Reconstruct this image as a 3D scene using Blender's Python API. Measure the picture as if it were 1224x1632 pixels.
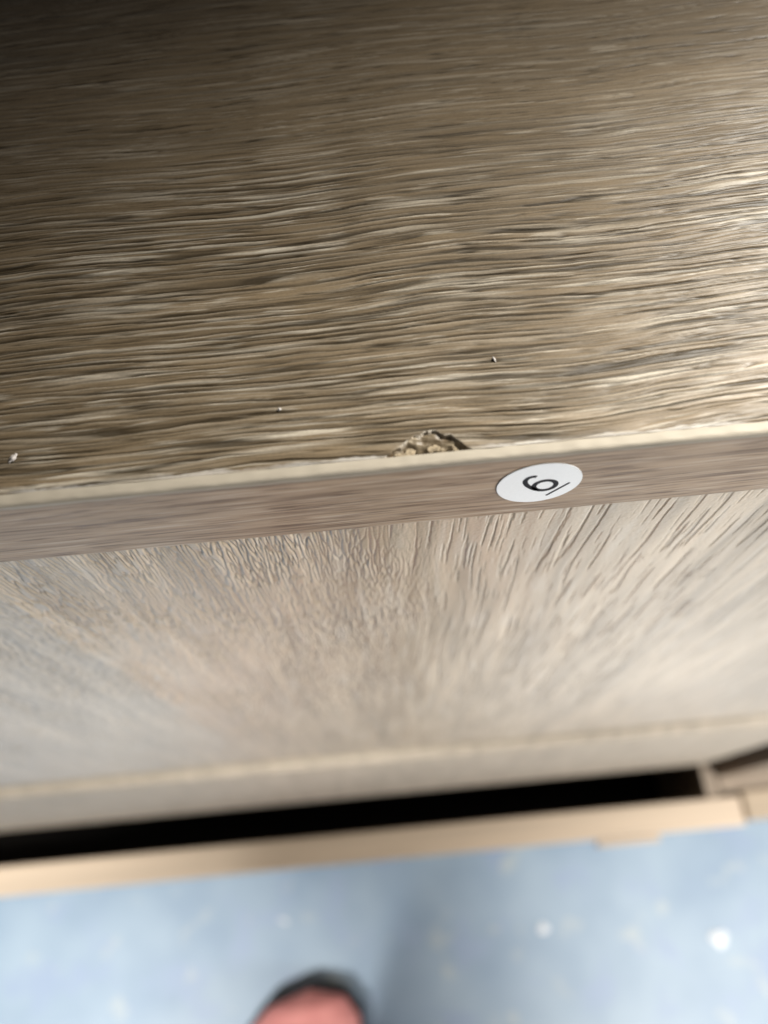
import bpy, bmesh, math, random
import numpy as np
from mathutils import Matrix, Vector

for o in list(bpy.data.objects):
    bpy.data.objects.remove(o)
sc = bpy.context.scene
COL = sc.collection
random.seed(7)

# ------------------------------------------------------------------ camera
H = 0.70                                   # height of the cabinet top above the floor
TILT, ROLL = math.radians(24.2), math.radians(5.5)
CAM = Vector((0.0, -0.045, H + 0.087))     # phone held about 9 cm over the front edge
fwd = Vector((0, math.sin(TILT), -math.cos(TILT)))
up0 = Vector((0, math.cos(TILT), math.sin(TILT)))
rt0 = Vector((1, 0, 0))
rt = math.cos(ROLL) * rt0 - math.sin(ROLL) * up0
up = math.sin(ROLL) * rt0 + math.cos(ROLL) * up0
cd = bpy.data.cameras.new('camera')
cam = bpy.data.objects.new('camera', cd)
COL.objects.link(cam)
m = Matrix((rt, up, -fwd)).transposed().to_4x4()
m.translation = CAM
cam.matrix_world = m
cd.sensor_fit = 'VERTICAL'
cd.sensor_height = 24.0
cd.lens = 24.0 * 1226 / 1632
cd.clip_start, cd.clip_end = 0.002, 50.0
cd.dof.use_dof = True
cd.dof.focus_distance = 0.1130
cd.dof.aperture_fstop = cd.lens / 2.6      # about 2 mm of lens opening
sc.camera = cam

# ------------------------------------------------------------------ world, lamps, exposure
w = bpy.data.worlds.new('World')
sc.world = w
w.use_nodes = True
w.node_tree.nodes['Background'].inputs[0].default_value = (1.0, 0.97, 0.93, 1)
w.node_tree.nodes['Background'].inputs[1].default_value = 0.06
sc.view_settings.view_transform = 'Standard'
sc.view_settings.look = 'None'
sc.view_settings.gamma = 1.0
sc.view_settings.exposure = 0.0
sc.view_settings.use_curve_mapping = False


def area(name, loc, target, sx, sy, power, col, spread=180):
    l = bpy.data.lights.new(name, 'AREA')
    l.shape = 'RECTANGLE'
    l.size, l.size_y, l.energy, l.color = sx, sy, power, col
    l.spread = math.radians(spread)
    o = bpy.data.objects.new(name, l)
    COL.objects.link(o)
    o.location = loc
    o.rotation_euler = (Vector(target) - Vector(loc)).to_track_quat('-Z', 'Y').to_euler()
    return o


def spot(name, loc, target, angle, power, col, soft):
    l = bpy.data.lights.new(name, 'SPOT')
    l.energy, l.color, l.shadow_soft_size = power, col, soft
    l.spot_size, l.spot_blend = math.radians(angle), 1.0
    o = bpy.data.objects.new(name, l)
    COL.objects.link(o)
    o.location = loc
    o.rotation_euler = (Vector(target) - Vector(loc)).to_track_quat('-Z', 'Y').to_euler()
    return o


# lamp to the right and behind: its sheen runs over the right of the top
spot('desk_lamp', (0.51, 0.25, H + 0.47), (0.115, -0.130, H), 41, 122.0, (1.0, 0.965, 0.89), 0.06)
# weaker lamp to the right of the cabinet front
spot('work_lamp', (0.55, -0.16, H + 0.24), (0.165, -0.085, H - 0.03), 27, 36.0, (1.0, 0.97, 0.91), 0.03)
# added fill light close by, front right and low, brightens the drawer fronts
area('front_fill', (0.72, -0.50, 0.64), (0.15, 0, 0.49), 0.25, 0.25, 2.3, (1.0, 0.975, 0.93), 70)
# added overhead spots: one behind whoever stands there, one to each side
spot('overhead_spot', (0.45, -1.5, 2.5), (0.05, -0.2, 0), 34, 25.0, (1.0, 0.985, 0.95), 0.25)
spot('overhead_spot', (1.0, -0.9, 2.5), (0.38, -0.2, 0), 19, 420.0, (1.0, 0.985, 0.95), 0.10)  # added cone, brightens the floor on the right only
spot('overhead_spot', (-0.75, -1.0, 2.5), (-0.375, -0.25, 0), 18.5, 440.0, (1.0, 0.985, 0.95), 0.10)  # added cone for the left; the floor between the two stays dim
sc.cycles.use_denoising = True
sc.cycles.blur_glossy = 1.5
sc.cycles.max_bounces = 5
sc.cycles.sample_clamp_indirect = 1.5
sc.cycles.caustics_reflective = False
sc.cycles.use_adaptive_sampling = False


# ------------------------------------------------------------------ helpers
def obj(name, me, mat=None, parent=None, **props):
    o = bpy.data.objects.new(name, me)
    COL.objects.link(o)
    if parent is not None:
        o.parent = parent
    if mat is not None and me is not None:
        me.materials.append(mat)
    for k, v in props.items():
        o[k] = v
    return o


def box_bm(bm, x0, x1, y0, y1, z0, z1, bev=0.0):
    r = bmesh.ops.create_cube(bm, size=1.0)
    vs = r['verts']
    for v in vs:
        v.co = Vector((x0 + (v.co.x + .5) * (x1 - x0), y0 + (v.co.y + .5) * (y1 - y0), z0 + (v.co.z + .5) * (z1 - z0)))
    if bev:
        es = list({e for v in vs for e in v.link_edges})
        bmesh.ops.bevel(bm, geom=es, offset=bev, segments=3, profile=.5, affect='EDGES')


def box(name, dims, mat, parent, bev=0.0, **props):
    bm = bmesh.new()
    box_bm(bm, *dims, bev=bev)
    me = bpy.data.meshes.new(name)
    bm.to_mesh(me)
    bm.free()
    return obj(name, me, mat, parent, **props)


def grid_mesh(name, P, colour=None):
    """P: (rows, cols, 3) points -> smooth quad mesh, optional (rows, cols, 3) colour attribute 'grain'."""
    r, c, _ = P.shape
    me = bpy.data.meshes.new(name)
    idx = np.arange(r * c).reshape(r, c)
    q = np.stack([idx[:-1, :-1], idx[:-1, 1:], idx[1:, 1:], idx[1:, :-1]], -1).reshape(-1, 4)
    me.vertices.add(r * c)
    me.vertices.foreach_set('co', P.reshape(-1).astype(np.float32))
    me.loops.add(q.size)
    me.loops.foreach_set('vertex_index', q.reshape(-1).astype(np.int32))
    me.polygons.add(len(q))
    me.polygons.foreach_set('loop_start', np.arange(0, q.size, 4, dtype=np.int32))
    me.polygons.foreach_set('use_smooth', np.ones(len(q), dtype=bool))
    me.update(calc_edges=True)
    if colour is not None:
        a = me.attributes.new('grain', 'FLOAT_COLOR', 'POINT')
        rgba = np.ones((r * c, 4), np.float32)
        rgba[:, :3] = colour.reshape(-1, 3)
        a.data.foreach_set('color', rgba.reshape(-1))
    return me


def pn(x, y, seed):
    """gradient noise, about -1..1"""
    x = np.asarray(x, np.float64); y = np.asarray(y, np.float64)
    x, y = np.broadcast_arrays(x, y)
    xi = np.floor(x).astype(np.int64); yi = np.floor(y).astype(np.int64)
    fx, fy = x - xi, y - yi

    def g(ix, iy, dx, dy):
        h = (ix * 374761393 + iy * 668265263 + seed * 2246822519) & 0xffffffff
        h = ((h ^ (h >> 13)) * 1274126177) & 0xffffffff
        h = ((h ^ (h >> 16)) * 2654435761) & 0xffffffff
        a = (h >> 8) * (2 * math.pi / (1 << 24))
        return np.cos(a) * dx + np.sin(a) * dy
    u = fx * fx * fx * (fx * (fx * 6 - 15) + 10)
    v = fy * fy * fy * (fy * (fy * 6 - 15) + 10)
    a = g(xi, yi, fx, fy); b = g(xi + 1, yi, fx - 1, fy)
    c = g(xi, yi + 1, fx, fy - 1); d = g(xi + 1, yi + 1, fx - 1, fy - 1)
    return 1.5 * ((a + (b - a) * u) * (1 - v) + (c + (d - c) * u) * v)


def ss(a, b, x):
    t = np.clip((x - a) / (b - a), 0, 1)
    return t * t * (3 - 2 * t)


def mix(a, b, t):
    return a + (b - a) * t[..., None]


def lines(*segs):
    """non-uniform coordinates: (start, stop, step) pieces joined"""
    out = []
    for a, b, s in segs:
        n = max(1, int(round((b - a) / s)))
        out.append(np.linspace(a, b, n, endpoint=False))
    out.append([segs[-1][1]])
    return np.concatenate(out)


# ------------------------------------------------------------------ materials
def mat_new(name):
    m = bpy.data.materials.new(name)
    m.use_nodes = True
    nt = m.node_tree
    return m, nt, nt.nodes['Principled BSDF']


def mat_grain(name, rough, spec=0.5, bump=0.15, scale=5000, stretch=(1, 1, 1), tint=0.10, coat=0.0, bdist=0.00003):
    """wood foil: colour comes from the 'grain' attribute, a fine grit bumps it"""
    m, nt, b = mat_new(name)
    N, L = nt.nodes, nt.links
    at = N.new('ShaderNodeAttribute'); at.attribute_name = 'grain'
    tc = N.new('ShaderNodeTexCoord')
    mp = N.new('ShaderNodeMapping'); mp.inputs['Scale'].default_value = stretch
    L.new(tc.outputs['Object'], mp.inputs['Vector'])
    nz = N.new('ShaderNodeTexNoise'); nz.inputs['Scale'].default_value = scale
    nz.inputs['Detail'].default_value = 3
    L.new(mp.outputs[0], nz.inputs['Vector'])
    mr = N.new('ShaderNodeMapRange')
    mr.inputs[1].default_value = .3; mr.inputs[2].default_value = .7
    mr.inputs[3].default_value = 1 - tint; mr.inputs[4].default_value = 1 + tint
    L.new(nz.outputs[0], mr.inputs[0])
    mx = N.new('ShaderNodeVectorMath'); mx.operation = 'SCALE'
    L.new(at.outputs['Color'], mx.inputs[0]); L.new(mr.outputs[0], mx.inputs['Scale'])
    L.new(mx.outputs[0], b.inputs['Base Color'])
    bp = N.new('ShaderNodeBump'); bp.inputs['Strength'].default_value = bump
    bp.inputs['Distance'].default_value = bdist
    L.new(nz.outputs[0], bp.inputs['Height']); L.new(bp.outputs[0], b.inputs['Normal'])
    b.inputs['Roughness'].default_value = rough
    b.inputs['Specular IOR Level'].default_value = spec
    b.inputs['Coat Weight'].default_value = coat
    b.inputs['Coat Roughness'].default_value = .17
    return m


def mat_plain(name, col, rough=.5, spec=.5, nscale=300, namp=.08, bump=.0, stretch=(1, 1, 1)):
    m, nt, b = mat_new(name)
    N, L = nt.nodes, nt.links
    tc = N.new('ShaderNodeTexCoord')
    mp = N.new('ShaderNodeMapping'); mp.inputs['Scale'].default_value = stretch
    nz = N.new('ShaderNodeTexNoise'); nz.inputs['Scale'].default_value = nscale; nz.inputs['Detail'].default_value = 4
    L.new(tc.outputs['Object'], mp.inputs['Vector']); L.new(mp.outputs[0], nz.inputs['Vector'])
    cr = N.new('ShaderNodeValToRGB')
    cr.color_ramp.elements[0].position = .3; cr.color_ramp.elements[1].position = .7
    cr.color_ramp.elements[0].color = tuple(c * (1 - namp) for c in col) + (1,)
    cr.color_ramp.elements[1].color = tuple(min(1, c * (1 + namp)) for c in col) + (1,)
    L.new(nz.outputs[0], cr.inputs[0]); L.new(cr.outputs[0], b.inputs['Base Color'])
    if bump:
        bp = N.new('ShaderNodeBump'); bp.inputs['Strength'].default_value = bump; bp.inputs['Distance'].default_value = .0001
        L.new(nz.outputs[0], bp.inputs['Height']); L.new(bp.outputs[0], b.inputs['Normal'])
    b.inputs['Roughness'].default_value = rough
    b.inputs['Specular IOR Level'].default_value = spec
    return m


M_top = mat_grain('embossed_oak_foil', .47, .40, .25, 4200, (.5, 1, 1), .10)
M_band = mat_grain('printed_edge_band', .40, .4, .10, 5000, (.15, 1, 1), .05)
M_front = mat_grain('embossed_front_foil', .30, .45, .2, 4200, (1, 1, .5), .05, .30)
M_matt = mat_grain('matt_front_foil', .55, .35, .2, 4200, (1, 1, .5), .05)
M_cream = mat_plain('cream_plastic', (.31, .275, .22), .6, .25, 900, .06, .1, (.3, 1, 1))
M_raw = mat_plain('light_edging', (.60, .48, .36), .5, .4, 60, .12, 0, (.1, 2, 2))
M_shade = mat_plain('shaded_edging', (.30, .235, .175), .5, .4, 80, .12, 0, (1, 1, .1))  # darker edging brown, the shade on the side panels put into its colour
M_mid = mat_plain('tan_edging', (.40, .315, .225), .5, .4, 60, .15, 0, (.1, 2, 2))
M_core = mat_plain('board_core', (.23, .185, .125), .9, .2, 1500, .4, .4)
M_black = mat_plain('dark_interior', (.012, .011, .010), .6, .3, 100, .1)  # near black, so the shade inside the cabinet is in the colour too
M_white = mat_plain('white_paper', (.80, .82, .84), .45, .4, 2500, .02, .03)
M_ink = mat_plain('black_ink', (.008, .008, .009), .5, .4, 2000, .1)
M_fleck = mat_plain('pale_fleck', (.40, .37, .35), .6, .3, 2500, .15, .2)

# ------------------------------------------------------------------ floor
def mat_floor():
    m, nt, b = mat_new('blue_vinyl')
    N, L = nt.nodes, nt.links
    tc = N.new('ShaderNodeTexCoord')

    def noise(scale, det, ramp, off=0):
        mp = N.new('ShaderNodeMapping'); mp.inputs['Location'].default_value = (off, off * .7, 0)
        L.new(tc.outputs['Object'], mp.inputs['Vector'])
        n = N.new('ShaderNodeTexNoise'); n.inputs['Scale'].default_value = scale; n.inputs['Detail'].default_value = det
        L.new(mp.outputs[0], n.inputs['Vector'])
        c = N.new('ShaderNodeValToRGB')
        (p0, c0), (p1, c1) = ramp
        c.color_ramp.elements[0].position = p0; c.color_ramp.elements[0].color = c0 + (1,)
        c.color_ramp.elements[1].position = p1; c.color_ramp.elements[1].color = c1 + (1,)
        L.new(n.outputs[0], c.inputs[0])
        return c

    def mixc(a, bcol, fac):
        x = N.new('ShaderNodeMix'); x.data_type = 'RGBA'
        L.new(fac.outputs[0], x.inputs['Factor']); L.new(a, x.inputs['A']); x.inputs['B'].default_value = bcol + (1,)
        return x.outputs['Result']
    base = noise(13, 2, ((.35, (.255, .345, .455)), (.65, (.335, .43, .525))))
    k = base.outputs[0]
    k = mixc(k, (.29, .37, .51), noise(22, 2, ((.55, (0, 0, 0)), (.66, (.8, .8, .8))), 3))
    k = mixc(k, (.44, .49, .50), noise(30, 2, ((.62, (0, 0, 0)), (.70, (.7, .7, .7))), 7))
    k = mixc(k, (.62, .66, .66), noise(42, 1, ((.75, (0, 0, 0)), (.79, (1, 1, 1))), 11))
    L.new(k, b.inputs['Base Color'])
    b.inputs['Roughness'].default_value = .45
    b.inputs['Specular IOR Level'].default_value = .4
    return m


me = bpy.data.meshes.new('floor')
me.from_pydata([(-3, -3, 0), (3, -3, 0), (3, 3, 0), (-3, 3, 0)], [], [(0, 1, 2, 3)])
obj('floor', me, mat_floor(), kind='structure', label='pale blue mottled vinyl floor')

# ------------------------------------------------------------------ cabinet
cab = obj('drawer_cabinet', None, label='grey oak wood grain drawer cabinet with a chipped top edge', category='cabinet')
MM = 0.001
XL, XR = -420.0, 460.0       # cabinet ends, mm
BAND_T = 1.65                 # edge band thickness on top, mm
BAND_H = 18.0                # board thickness, mm

# --- top panel: embossed foil, grooves are geometry
gx = lines((XL, -130, 6), (-130, -72, .8), (-72, -1.5, .30), (-1.5, 14, .08), (14, 84, .30), (84, 130, .8), (130, XR, 6))
gy = lines((BAND_T, 7, .075), (7, 60, .115), (60, 112, .20), (112, 150, 1), (150, 450, 8))
X, Y = np.meshgrid(gx, gy)
wp = 1.9 * pn(X / 52, Y / 34, 1) + .34 * pn(X / 21, Y / 7, 2) + .12 * pn(X / 6, Y / 2.2, 3) + .045 * pn(X / 2.6, Y / .6, 303) - .012 * X
V = Y + wp
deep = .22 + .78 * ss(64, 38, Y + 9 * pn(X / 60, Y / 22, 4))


def saw(pitch, seed, lx, wob, sharp=.10):
    """one-sided growth-ring steps: long slope, short steep groove; returns height 0..1 and groove mask"""
    ph = V / pitch + wob * pn(X / lx, V / (2.2 * pitch), seed) + .35 * pn(X / (lx * .35), V / pitch, seed + 1)
    f = ph - np.floor(ph)
    h = np.where(f < 1 - sharp, f / (1 - sharp), (1 - f) / sharp)
    gr = np.exp(-((f - 1 + sharp * .35) / (sharp * .9)) ** 2) + np.exp(-((f + sharp * .35) / (sharp * .9)) ** 2)
    return h, np.clip(gr, 0, 1), f


sA = ss(-.65, -.05, pn(X / 22, V / 2.4, 6))
hA, gA, fA = saw(1.15, 101, 60, .95, .16)
gA = gA * sA
sB = ss(-.45, .10, pn(X / 14, V / 1.3, 8))
hB, gB, fB = saw(.60, 111, 34, .8, .26)
gB = gB * sB
nC = pn(X / 16, V / .62, 7)
gC = np.exp(-(nC / .13) ** 2) * ss(.0, .45, pn(X / 12, V / 1.0, 18))
crk = np.exp(-(pn(X / 34, V / 1.35, 401) / .085) ** 2) * ss(-.1, .15, pn(X / 12, V / 1.2, 402)) + .8 * np.exp(-(pn(X / 15, V / .9, 403) / .085) ** 2) * ss(.05, .25, pn(X / 7, V / .8, 404))
crk = np.clip(crk, 0, 1)
pore = ss(.36, .60, pn(X / 8, V / .27, 9)) * ss(-.2, .3, pn(X / 5, V / .8, 19))
li = ss(.12, .42, pn(X / 24, V / .72, 10)) * ss(-.35, .3, pn(X / 40, V / 6, 11))
li2 = ss(.22, .50, pn(X / 8, V / .30, 12)) * ss(-.25, .35, pn(X / 14, V / 2, 112))
dk = ss(.05, .60, pn(X / 48, V / 2.3, 13))
bandn = pn(X / 90, V / 9, 14)
hgt = deep * (.105 * hA * sA + .045 * hB * sB - .17 * gA - .07 * gB) - .09 * gC - .03 * pore - .10 * crk * (.15 + .85 * deep) + .03 * li * deep + .04 * bandn * deep
hgt += .006 * pn(X / 1.6, Y / .32, 22) + .02 * deep * li2
hgt -= hgt.mean()
c_base, c_dark, c_light = np.array([.162, .120, .073]), np.array([.044, .030, .014]), np.array([.53, .48, .395])
col = np.broadcast_to(c_base, X.shape + (3,)).copy()
col *= (1 + .15 * bandn + .12 * pn(X / 34, V / .9, 23))[..., None]
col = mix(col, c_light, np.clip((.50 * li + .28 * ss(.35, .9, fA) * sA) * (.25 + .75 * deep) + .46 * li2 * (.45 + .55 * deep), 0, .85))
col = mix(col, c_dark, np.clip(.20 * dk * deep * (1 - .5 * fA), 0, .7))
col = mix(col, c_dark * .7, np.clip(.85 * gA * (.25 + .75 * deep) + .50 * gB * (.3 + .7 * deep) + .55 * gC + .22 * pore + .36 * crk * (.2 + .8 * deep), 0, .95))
# pale ragged glue line along the band
rag = ss(.62, .25, (Y - BAND_T) + .30 * pn(X / 3.1, 0 * Y + .5, 24) + .16 * pn(X / .8, 0 * Y + 2.5, 25)) * ss(-.45, .25, pn(X / 11, 0 * Y + 7.3, 26))
col = mix(col, np.array([.55, .53, .50]), .45 * rag)
# the chip: foil broken away at the edge, torn board core showing
cx, wx, wy = 6.6, 5.0, 3.9
ang_x = (X - cx) / wx
arc = np.interp(X, [.8, 1.8, 3.0, 3.9, 4.6, 5.6, 6.6, 7.6, 8.5, 9.2, 10.2, 11.2, 11.9], [0, .7, 1.5, 2.2, 2.4, 2.8, 3.2, 3.2, 2.8, 2.4, 1.7, .6, 0])
top_y = np.where((X < .8) | (X > 11.9), -5, BAND_T + arc * (1 + .12 * pn(X / 1.3, 0 * Y + 3.1, 30))) + .16 * pn(X / .7, Y / .8, 31) + .06 * pn(X / .25, Y / .3, 37)
inside = ss(-.08, .12, top_y - Y)
lum = .95 * pn(X / 2.6 + .25 * Y, Y / 1.1 - .22 * X, 32) + .30 * pn(X / 1.1, Y / .5 + .35 * X, 33) + .07 * pn(X / .4, Y / .2, 34)
front_cav = ss(2.3, .2, Y - BAND_T) * ss(1, .45, np.abs(ang_x - .05))
chip_h = -.34 - 1.25 * front_cav + .42 * lum
rim = np.exp(-((top_y - Y) / .20) ** 2) * ss(BAND_T + .5, BAND_T + 1.8, Y) * (np.abs(ang_x) < 1.05)
hgt = hgt * (1 - inside) + chip_h * inside + .05 * rim * ss(-.5, .5, pn(X / 1.1, Y / .8, 35))
cc = mix(np.broadcast_to(np.array([.12, .090, .055]), X.shape + (3,)), np.array([.27, .22, .15]), ss(.0, .8, lum))
cc = mix(cc, np.array([.10, .062, .03]), ss(-.1, -.75, lum) * .8)
col = mix(col, cc, inside)
col = mix(col, np.array([.45, .41, .35]), np.clip(.6 * rim * ss(-.5, .2, pn(X / 1.4, Y / 3, 36)), 0, 1))
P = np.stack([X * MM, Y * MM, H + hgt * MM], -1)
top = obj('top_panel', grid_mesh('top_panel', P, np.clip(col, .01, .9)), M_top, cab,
          label='embossed wood grain top panel with a torn chip at its front edge')
box('panel_core', (XL * MM, XR * MM, .0012 + .0055, .45, H - .0178, H - .0028), M_core, top)

# torn flakes of the board lying in the chip
for k, (fx, fy, fz, L_, W_, T_, rz, rx) in enumerate(((8.0, 3.0, -.85, 3.4, 1.2, .35, .30, .30), (4.4, 2.8, -.85, 2.0, 1.0, .3, .5, .2),
                                                   (3.0, 1.9, -.25, 2.0, .6, .2, -.05, .15), (10.2, 2.2, -.6, 1.8, .7, .25, -.8, -.1))):
    bm = bmesh.new()
    bmesh.ops.create_grid(bm, x_segments=22, y_segments=10, size=.5)
    for v in bm.verts:
        x, y = v.co.x, v.co.y
        wob = float(pn(x * 5, y * 4, 200 + k)) * .22
        tap = (1 - (2 * abs(x)) ** 3 * .6) * (1 + .5 * float(pn(x * 6, 0.5, 210 + k)))
        z = .9 * wob - 1.6 * y * y + .12 * float(pn(x * 14, y * 12, 220 + k))
        v.co = Vector((x * L_, y * W_ * tap + .25 * wob, z * T_)) * MM
    bmesh.ops.solidify(bm, geom=list(bm.faces), thickness=.18 * MM)
    for f in bm.faces:
        f.smooth = True
    me = bpy.data.meshes.new('flake')
    bm.to_mesh(me); bm.free()
    o = obj('flake', me, M_core, top)
    o.location = (fx * MM, fy * MM, H + fz * MM)
    o.rotation_euler = (rx, .1, rz)

# --- edge band: rounded cream arris, printed wood grain face
bx = lines((XL, -120, 6), (-120, -70, 1), (-70, 70, .28), (70, 120, 1), (120, XR, 6))
RAD = 0.6
prof = [(BAND_T + .02, -2.5), (BAND_T + .02, -.04), (BAND_T - .10, .02)]
for a in np.linspace(90, 0, 10):
    prof.append((RAD - RAD * math.sin(math.radians(90 - a)), -RAD + RAD * math.sin(math.radians(a))))
prof.append((0.25, -.95))
prof = np.array(prof)
Xb, Sb = np.meshgrid(bx, np.arange(len(prof)))
Py = np.broadcast_to(prof[:, 0][:, None], Xb.shape) + .05 * pn(Xb / 6, Sb * .12, 40) * (Sb > 1)
Pz = np.broadcast_to(prof[:, 1][:, None], Xb.shape) + .05 * pn(Xb / 2.2, Sb * .15, 41) * (Sb > 0) * (Sb < 8)
P = np.stack([Xb * MM, Py * MM, H + Pz * MM], -1)
P[-1, :, 2] += (.16 * pn(bx / 9, 0 * bx + .3, 42) + .06 * pn(bx / 2, 0 * bx + .8, 43)) * MM
bz = lines((.60, 3.0, .12), (3.0, BAND_H, .16))
Xc, Zc = np.meshgrid(bx, bz)
wz = Zc + .5 * pn(Xc / 60, Zc / 8, 50) + .12 * pn(Xc / 15, Zc / 2, 51) + .006 * Xc
g1 = ss(.12, .55, pn(Xc / 20, wz / .62, 52))
g2 = ss(.25, .60, pn(Xc / 9, wz / .30, 53))
g3 = ss(.10, .60, pn(Xc / 30, wz / 1.3, 54))
l1 = ss(.15, .6, pn(Xc / 13, wz / .45, 55))
cb = np.broadcast_to(np.array([.350, .264, .188]), Xc.shape + (3,)).copy()
cb *= (1 + .12 * pn(Xc / 60, wz / 3.5, 56))[..., None]
cb = mix(cb, np.array([.50, .425, .35]), .55 * l1)
th1 = np.exp(-(pn(Xc / 34, wz / .62, 156) / .09) ** 2) * ss(-.2, .3, pn(Xc / 20, wz / .9, 157))
cb = mix(cb, np.array([.13, .088, .060]), np.clip(.45 * g1 + .60 * g2 + .35 * g3 + .70 * th1, 0, .9))
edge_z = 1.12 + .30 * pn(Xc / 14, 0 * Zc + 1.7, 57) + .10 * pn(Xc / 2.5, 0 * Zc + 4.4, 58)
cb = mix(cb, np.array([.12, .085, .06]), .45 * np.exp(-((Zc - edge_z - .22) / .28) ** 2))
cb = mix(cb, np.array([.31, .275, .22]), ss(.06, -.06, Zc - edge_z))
hb = .012 * pn(Xc / 12, wz / .5, 59) - .02 * g2
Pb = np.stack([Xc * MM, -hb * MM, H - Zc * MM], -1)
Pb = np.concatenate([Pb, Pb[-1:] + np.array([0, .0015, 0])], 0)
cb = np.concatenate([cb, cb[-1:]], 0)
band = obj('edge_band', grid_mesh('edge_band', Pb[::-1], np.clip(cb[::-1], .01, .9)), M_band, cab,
           label='smooth printed wood grain band on the front edge')
obj('cream_strip', grid_mesh('cream_strip', P[::-1]), M_cream, band, label='cream strip where the band is trimmed round')

# --- upper drawer front, grain runs down
fx_ = lines((XL, -215, 5), (-215, -66, .35), (-66, 66, .14), (66, 205, .35), (205, 208, 3))
t = np.linspace(0, 1, 520)
d0, d1 = 104.0, 371.0
fz = 1 / (1 / d0 + (1 / d1 - 1 / d0) * t)          # finer rows near the top
fz = fz - 87.0                                     # mm below the top surface
X, Z = np.meshgrid(fx_, fz)
U = X + 1.3 * pn(X / 16, Z / 60, 60) + .26 * pn(X / 4, Z / 18, 61) + .06 * pn(X / 1.4, Z / 5, 62) + .02 * Z
dense = ss(14, -8, X + 7 * pn(X / 20, Z / 40, 63)) * (.55 + .45 * ss(-.3, .3, pn(X / 14, Z / 30, 64)))
r1 = pn(U / .68, Z / 7.5, 65) + .30 * pn(U / .36, Z / 3.5, 66)
r2 = pn(U / 1.3, Z / 17, 67)
g_d = np.exp(-(r1 / .22) ** 2)
stroke = ss(.36, .52, pn(U / .75, Z / 24, 68)) + .7 * ss(.40, .58, pn(U / .42, Z / 13, 69))
grit = ss(.2, .6, pn(U / .45, Z / 1.6, 70))
hf = dense * (-.24 * g_d + .04 * r2) + (1 - dense) * (-.11 * np.clip(stroke, 0, 1.2)) + .02 * pn(X / .5, Z / .7, 71) - .02 * grit * dense + .05 * pn(U / 3.2, Z / 30, 72)
cf = np.broadcast_to(np.array([.45, .378, .29]), X.shape + (3,)).copy()
cf *= (1 + .20 * pn(U / 10, Z / 110, 73) + .20 * pn(U / 3.4, Z / 60, 74) + .12 * pn(U / 1.6, Z / 30, 174))[..., None]
cf = mix(cf, np.array([.24, .185, .125]), np.clip(.60 * dense * g_d + .4 * (1 - dense) * np.clip(stroke, 0, 1), 0, .75))
cf = mix(cf, np.array([.30, .225, .15]), .5 * np.exp(-((X + 1 - .02 * Z) / 9) ** 2) * ss(-.3, .4, pn(U / 2.2, Z / 40, 75)))
cf = mix(cf, np.array([.55, .50, .43]), .40 * ss(.2, .7, pn(U / 1.7, Z / 22, 76)))
P = np.stack([X * MM, (.5 - hf) * MM, H - Z * MM], -1)
back = P[-1:] + np.array([0, .017, 0])
P = np.concatenate([P, P[-1:] + np.array([0, .0008, -.0010]), back], 0)
cf = np.concatenate([cf, cf[-1:], cf[-1:]], 0)
obj('drawer_front', grid_mesh('drawer_front', P[::-1], np.clip(cf[::-1], .01, .9)), M_front, cab,
    label='upper drawer front with rippled vertical grain')

# --- middle drawer front, a touch proud, its rounded top edge catches the light
zt, zb = 287.5, 492.0
pr = []
for a in np.linspace(0, 90, 8):
    pr.append((-3.5 + 5.0 - 5.0 * math.sin(math.radians(a)), zt + 5.0 - 5.0 * math.cos(math.radians(a))))
pr = [(14.0, zt)] + pr + [(-3.5, z) for z in np.linspace(zt + 7, zb, 80)] + [(14.0, zb)]
pr = np.array(pr)
mx_ = lines((XL, -300, 5), (-300, 208, 1.0))
X, S = np.meshgrid(mx_, np.arange(len(pr)))
Zm = np.broadcast_to(pr[:, 1][:, None], X.shape)
Um = X + 1.5 * pn(X / 18, Zm / 60, 80)
cm = np.broadcast_to(np.array([.42, .365, .295]), X.shape + (3,)).copy()
cm *= (1 + .15 * pn(Um / 6, Zm / 60, 81) + .12 * pn(Um / 2.5, Zm / 25, 82))[..., None]
hm = .08 * pn(Um / 2.2, Zm / 20, 83)
P = np.stack([X * MM, (pr[:, 0][:, None] - hm) * MM, H - Zm * MM], -1)
obj('drawer_front', grid_mesh('drawer_front', P[::-1], np.clip(cm[::-1], .01, .9)), M_matt, cab,
    label='middle drawer front just above the open drawer')

# --- bottom drawer, pulled open by a thumb's width
low = box('drawer_front', (-.417, .2345, -.0455, -.0255, .045, H - .510), M_raw, cab, bev=.0015,
          label='bottom drawer front pulled slightly open, light tan top edge')
box('drawer_side', (-.410, -.398, -.0252, .40, .07, H - .5125), M_shade, low)
box('drawer_side', (.2125, .2222, -.0252, .40, .07, H - .5125), M_shade, low)
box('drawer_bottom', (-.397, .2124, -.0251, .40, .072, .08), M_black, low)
bm = bmesh.new()
box_bm(bm, .128, .172, -.0505, -.0457, H - .5135, H - .5095, .0008)
box_bm(bm, .128, .172, -.0505, -.0480, H - .522, H - .5137, .0006)
me = bpy.data.meshes.new('finger_pull'); bm.to_mesh(me); bm.free()
obj('finger_pull', me, M_raw, low)

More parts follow.
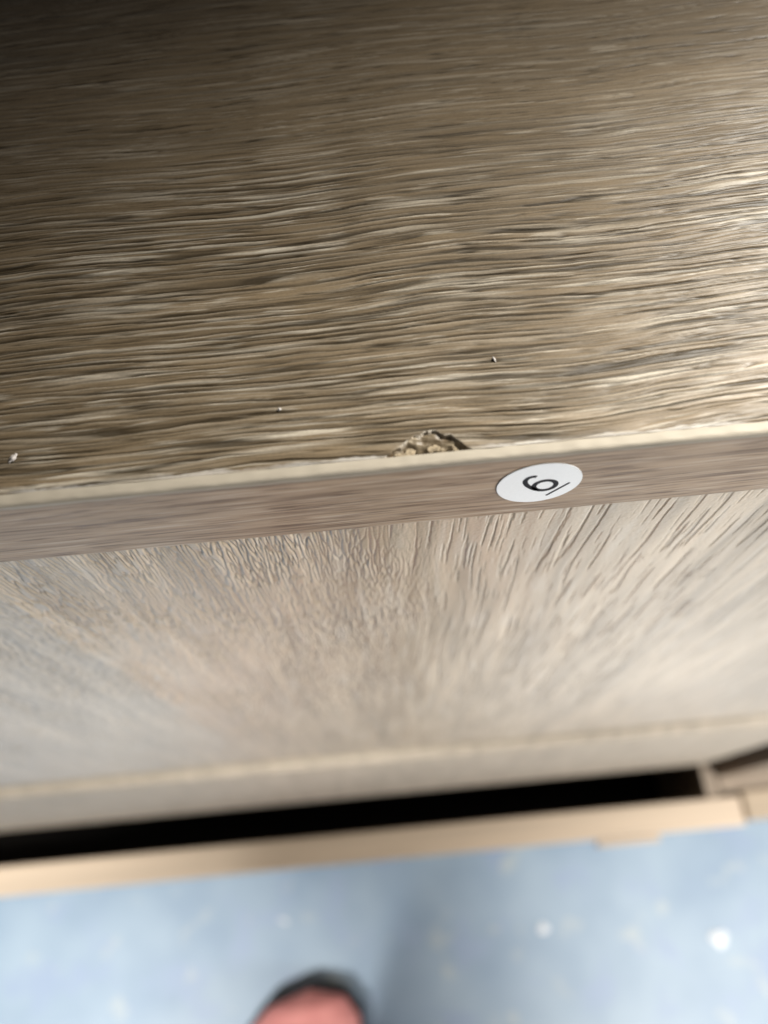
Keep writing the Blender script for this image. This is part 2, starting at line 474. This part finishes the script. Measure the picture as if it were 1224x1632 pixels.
# --- carcass
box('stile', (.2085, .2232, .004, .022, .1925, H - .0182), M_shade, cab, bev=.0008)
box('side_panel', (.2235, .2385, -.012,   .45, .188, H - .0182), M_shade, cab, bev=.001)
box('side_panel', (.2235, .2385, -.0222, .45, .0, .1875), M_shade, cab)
box('side_panel', (-.420, -.4185, .019, .45, .0, H - .0182), M_shade, cab)
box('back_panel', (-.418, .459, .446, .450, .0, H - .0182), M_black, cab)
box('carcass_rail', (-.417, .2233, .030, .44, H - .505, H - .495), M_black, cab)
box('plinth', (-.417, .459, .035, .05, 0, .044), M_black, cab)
box('carcass_rail', (.2387, .459, -.0222, .0, H - .524, H - .5125), M_shade, cab)
# the neighbouring drawer column, set a little farther back
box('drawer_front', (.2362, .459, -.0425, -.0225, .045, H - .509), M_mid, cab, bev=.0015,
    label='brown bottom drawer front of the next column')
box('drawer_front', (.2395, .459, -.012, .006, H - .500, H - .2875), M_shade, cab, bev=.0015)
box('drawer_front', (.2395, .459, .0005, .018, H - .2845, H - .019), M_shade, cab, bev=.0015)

# ------------------------------------------------------------------ number sticker
SR = 5.85
SX, SZ = 21.55, -8.4         # centre on the band face
st = obj('number_sticker', None, label='round white sticker with black underlined number 6 on the edge band', category='sticker')
st.location = (SX * MM, -.00004, H + SZ * MM)


def face_mesh(name, pts_list, y, thick):
    """closed outlines in face coordinates (right, down), sticker radii -> thin solid on the band face"""
    bm = bmesh.new()
    for pts in pts_list:
        vs = [bm.verts.new((p[0] * SR * MM, y, -p[1] * SR * MM)) for p in pts]
        bm.faces.new(vs)
    bmesh.ops.recalc_face_normals(bm, faces=bm.faces)
    r = bmesh.ops.extrude_face_region(bm, geom=list(bm.faces))
    for g in r['geom']:
        if isinstance(g, bmesh.types.BMVert):
            g.co.y -= thick
    bmesh.ops.recalc_face_normals(bm, faces=bm.faces)
    me = bpy.data.meshes.new(name)
    bm.to_mesh(me); bm.free()
    return me


disc = [(math.cos(a), math.sin(a)) for a in np.linspace(0, 2 * math.pi, 97)[:-1]]
obj('paper_disc', face_mesh('paper_disc', [disc], 0, .00009), M_white, st)
dn = np.array([.787, .617]); rg = np.array([.617, -.787])


def T2(x, y):
    return tuple(rg * x + dn * y)


def stroke_pts(path, wd):
    path = np.array(path)
    tn = np.gradient(path, axis=0)
    tn /= np.linalg.norm(tn, axis=1)[:, None]
    nr = np.stack([-tn[:, 1], tn[:, 0]], 1)
    wd = np.asarray(wd)[:, None] if np.ndim(wd) else wd
    a, b = path + nr * wd / 2, path - nr * wd / 2
    return a, b


def stroke_mesh(name, paths, y, thick):
    bm = bmesh.new()
    for path, wd in paths:
        a, b = stroke_pts(path, wd)
        va = [bm.verts.new((T2(*p)[0] * SR * MM, y, -T2(*p)[1] * SR * MM)) for p in a]
        vb = [bm.verts.new((T2(*p)[0] * SR * MM, y, -T2(*p)[1] * SR * MM)) for p in b]
        for i in range(len(va) - 1):
            bm.faces.new((va[i], va[i + 1], vb[i + 1], vb[i]))
    bmesh.ops.remove_doubles(bm, verts=bm.verts, dist=1e-7)
    bmesh.ops.recalc_face_normals(bm, faces=bm.faces)
    me = bpy.data.meshes.new(name)
    bm.to_mesh(me); bm.free()
    return me


th = np.linspace(0, 2 * math.pi, 65)
bowl = np.stack([.255 * np.cos(th), .19 + .265 * np.sin(th)], 1)
# stem: up the left side and over the top to the right
tt = np.linspace(0, 1, 40)
ctrl = np.array([(-.262, .21), (-.275, -.02), (-.225, -.42), (.075, -.42), (.19, -.395), (.232, -.27)])
K = len(ctrl) - 1
stem = sum(math.comb(K, i) * ((1 - tt) ** (K - i) * tt ** i)[:, None] * ctrl[i] for i in range(K + 1))
stem[:, 1] = np.where(stem[:, 1] < 0, stem[:, 1] * 1.22, stem[:, 1])
ul = np.stack([np.linspace(-.385, .385, 8), np.full(8, .635)], 1)
obj('printed_number', stroke_mesh('printed_number', [(bowl, .125), (stem, np.linspace(.125, .115, 40))], -.000105, 0), M_ink, st)
obj('printed_underline', stroke_mesh('printed_underline', [(ul, .065)], -.000105, 0), M_ink, st)

# ------------------------------------------------------------------ flecks lying on the top
def fleck(loc, L_, W_, T_, rz, label, name='pale_fleck'):
    bm = bmesh.new()
    bmesh.ops.create_cube(bm, size=1)
    bmesh.ops.bevel(bm, geom=list(bm.edges), offset=.28, segments=3, affect='EDGES')
    for v in bm.verts:
        v.co = Vector((v.co.x * L_ * (1 + .2 * v.co.y), v.co.y * W_ * (1 + .25 * v.co.x), (v.co.z + .5) * T_)) * MM
    for f in bm.faces:
        f.smooth = True
    me = bpy.data.meshes.new(name); bm.to_mesh(me); bm.free()
    o = obj(name, me, M_fleck, label=label, category='crumb')
    o.location = loc; o.rotation_euler = (0, 0, rz)
    return o


fleck((-.0476, .0068, H), 1.55, .75, .22, math.radians(55), 'oblong pale fleck lying on the wood grain at far left')
fleck((-.0125, .0104, H - .00002), .55, .45, .14, .5, 'tiny whitish crumb on the top panel, left of the chip')
fleck((.0168, .0150, H - .00002), .95, .30, .14, math.radians(105), 'tiny pale sliver on the top panel above the sticker')

# ------------------------------------------------------------------ floor crumbs
for (x, y, r, lab) in ((.107, -.1135, .0045, 'small white scrap on the blue floor, nearer the shoe'), (.2585, -.135, 0.0072, 'larger white scrap on the blue floor at far right')):
    bm = bmesh.new()
    bmesh.ops.create_icosphere(bm, subdivisions=2, radius=r)
    for v in bm.verts:
        k = 1 + .25 * math.sin(v.co.x * 900 + v.co.y * 700)
        v.co = Vector((v.co.x * k, v.co.y * k * .9, (v.co.z + r) * .12))
    me = bpy.data.meshes.new('paper_scrap'); bm.to_mesh(me); bm.free()
    o = obj('paper_scrap', me, M_white, label=lab, category='scrap')
    o.location = (x, y, .0005)

# ------------------------------------------------------------------ person standing in front: only one shoe tip is in the picture
M_cloth = mat_plain('dark_cloth', (.035, .037, .045), .9, .2, 200, .2)
M_pink = mat_plain('pink_fabric', (.97, .38, .36), .75, .3, 60, .14, .2)
M_sole = mat_plain('black_rubber', (.012, .012, .014), .7, .3, 200, .2)
per = obj('person', None, label='person standing in a pink shoe with black sole, only the toe in view', category='person')
PX, PY = -.01, -.30
jt = {}
vsk, esk, rad = [], [], []


def J(n, p, r, to=None):
    jt[n] = len(vsk)
    vsk.append(p); rad.append(r)
    if to is not None:
        esk.append((jt[to], jt[n]))


J('pelvis', (PX, PY - .06, .93), .145)
J('waist', (PX, PY - .06, 1.08), .135, 'pelvis')
J('chest', (PX, PY - .05, 1.30), .155, 'waist')
J('neckbase', (PX, PY - .05, 1.47), .075, 'chest')
J('neck', (PX, PY - .03, 1.53), .055, 'neckbase')
J('head', (PX, PY + .01, 1.62), .085, 'neck')
J('crown', (PX, PY + .01, 1.71), .07, 'head')
for s_, fx, fy in ((-1, -.105, -.335), (1, .10, -.40)):
    J('hip%d' % s_, (PX + s_ * .09, PY - .06, .84), .09, 'pelvis')
    J('knee%d' % s_, (fx + .005, fy + .05, .48), .058, 'hip%d' % s_)
    J('calf%d' % s_, (fx, fy + .02, .33), .055, 'knee%d' % s_)
    J('ankle%d' % s_, (fx, fy, .10), .042, 'calf%d' % s_)
    J('shoulder%d' % s_, (PX + s_ * .19, PY - .05, 1.42), .06, 'chest')
    J('elbow%d' % s_, (PX + s_ * .24, PY - .08, 1.14), .045, 'shoulder%d' % s_)
    J('wrist%d' % s_, (PX + s_ * .25, PY - .01, .90), .03, 'elbow%d' % s_)
    J('hand%d' % s_, (PX + s_ * .245, PY + .01, .81), .03, 'wrist%d' % s_)
me = bpy.data.meshes.new('clothed_body')
me.from_pydata(vsk, esk, [])
bod = obj('clothed_body', me, M_cloth, per)
sk = bod.modifiers.new('Skin', 'SKIN')
sk.use_smooth_shade = True
for i, r in enumerate(rad):
    me.skin_vertices[0].data[i].radius = (r, r)
me.skin_vertices[0].data[0].use_root = True
sd = bod.modifiers.new('Sub', 'SUBSURF'); sd.levels = 1; sd.render_levels = 2


def shoe(tip_x, tip_y, yaw, sgn):
    """sgn -1: left foot, big toe on the right. local +y forward, tip at y=0"""
    root = obj('shoe', None, None, per)
    prof = [(0, .0), (.008, .033), (.025, .049), (.06, .055), (.10, .052), (.15, .040), (.20, .036), (.245, .034), (.265, .022), (.272, 0)]
    ys = np.array([p[0] for p in prof]); ws = np.array([p[1] for p in prof])
    yy = np.concatenate([np.linspace(0, .03, 14), np.linspace(.035, .245, 26), np.linspace(.25, .272, 10)])
    wv = np.interp(yy, ys, ws)
    mid = -sgn * .018 * np.exp(-yy / .045)          # the tip sits over the big toe
    # sole
    bm = bmesh.new()
    outl = [(m_ + w_, -y_) for y_, w_, m_ in zip(yy, wv, mid)] + [(m_ - w_, -y_) for y_, w_, m_ in list(zip(yy, wv, mid))[-2:0:-1]]
    lo = [bm.verts.new((x, y, 0.001)) for x, y in outl]
    hi = [bm.verts.new((x, y, .026)) for x, y in outl]
    n = len(outl)
    bm.faces.new(lo[::-1]); bm.faces.new(hi)
    for i in range(n):
        bm.faces.new((lo[i], lo[(i + 1) % n], hi[(i + 1) % n], hi[i]))
    me = bpy.data.meshes.new('shoe_sole'); bm.to_mesh(me); bm.free()
    so_ = obj('shoe_sole', me, M_sole, root)
    # upper
    k = 18
    ty = yy[yy >= .0] * .96 + .004
    tw = np.interp(yy, ys, ws) * .97
    hh = np.interp(yy, [0, .01, .03, .08, .14, .19, .272], [.002, .022, .034, .048, .072, .085, .08])
    ph = np.linspace(0, math.pi, k)
    P = np.zeros((len(yy), k, 3))
    P[:, :, 0] = mid[:, None] + tw[:, None] * np.cos(ph)[None, :]
    P[:, :, 1] = -ty[:, None]
    P[:, :, 2] = .0262 + hh[:, None] * np.sin(ph)[None, :] ** .8
    obj('shoe_upper', grid_mesh('shoe_upper', P), M_pink, root)
    root.location = (tip_x, tip_y, 0)
    root.rotation_euler = (0, 0, yaw)


shoe(-.120, -.137, math.radians(3), -1)
shoe(.105, -.215, math.radians(-5), 1)
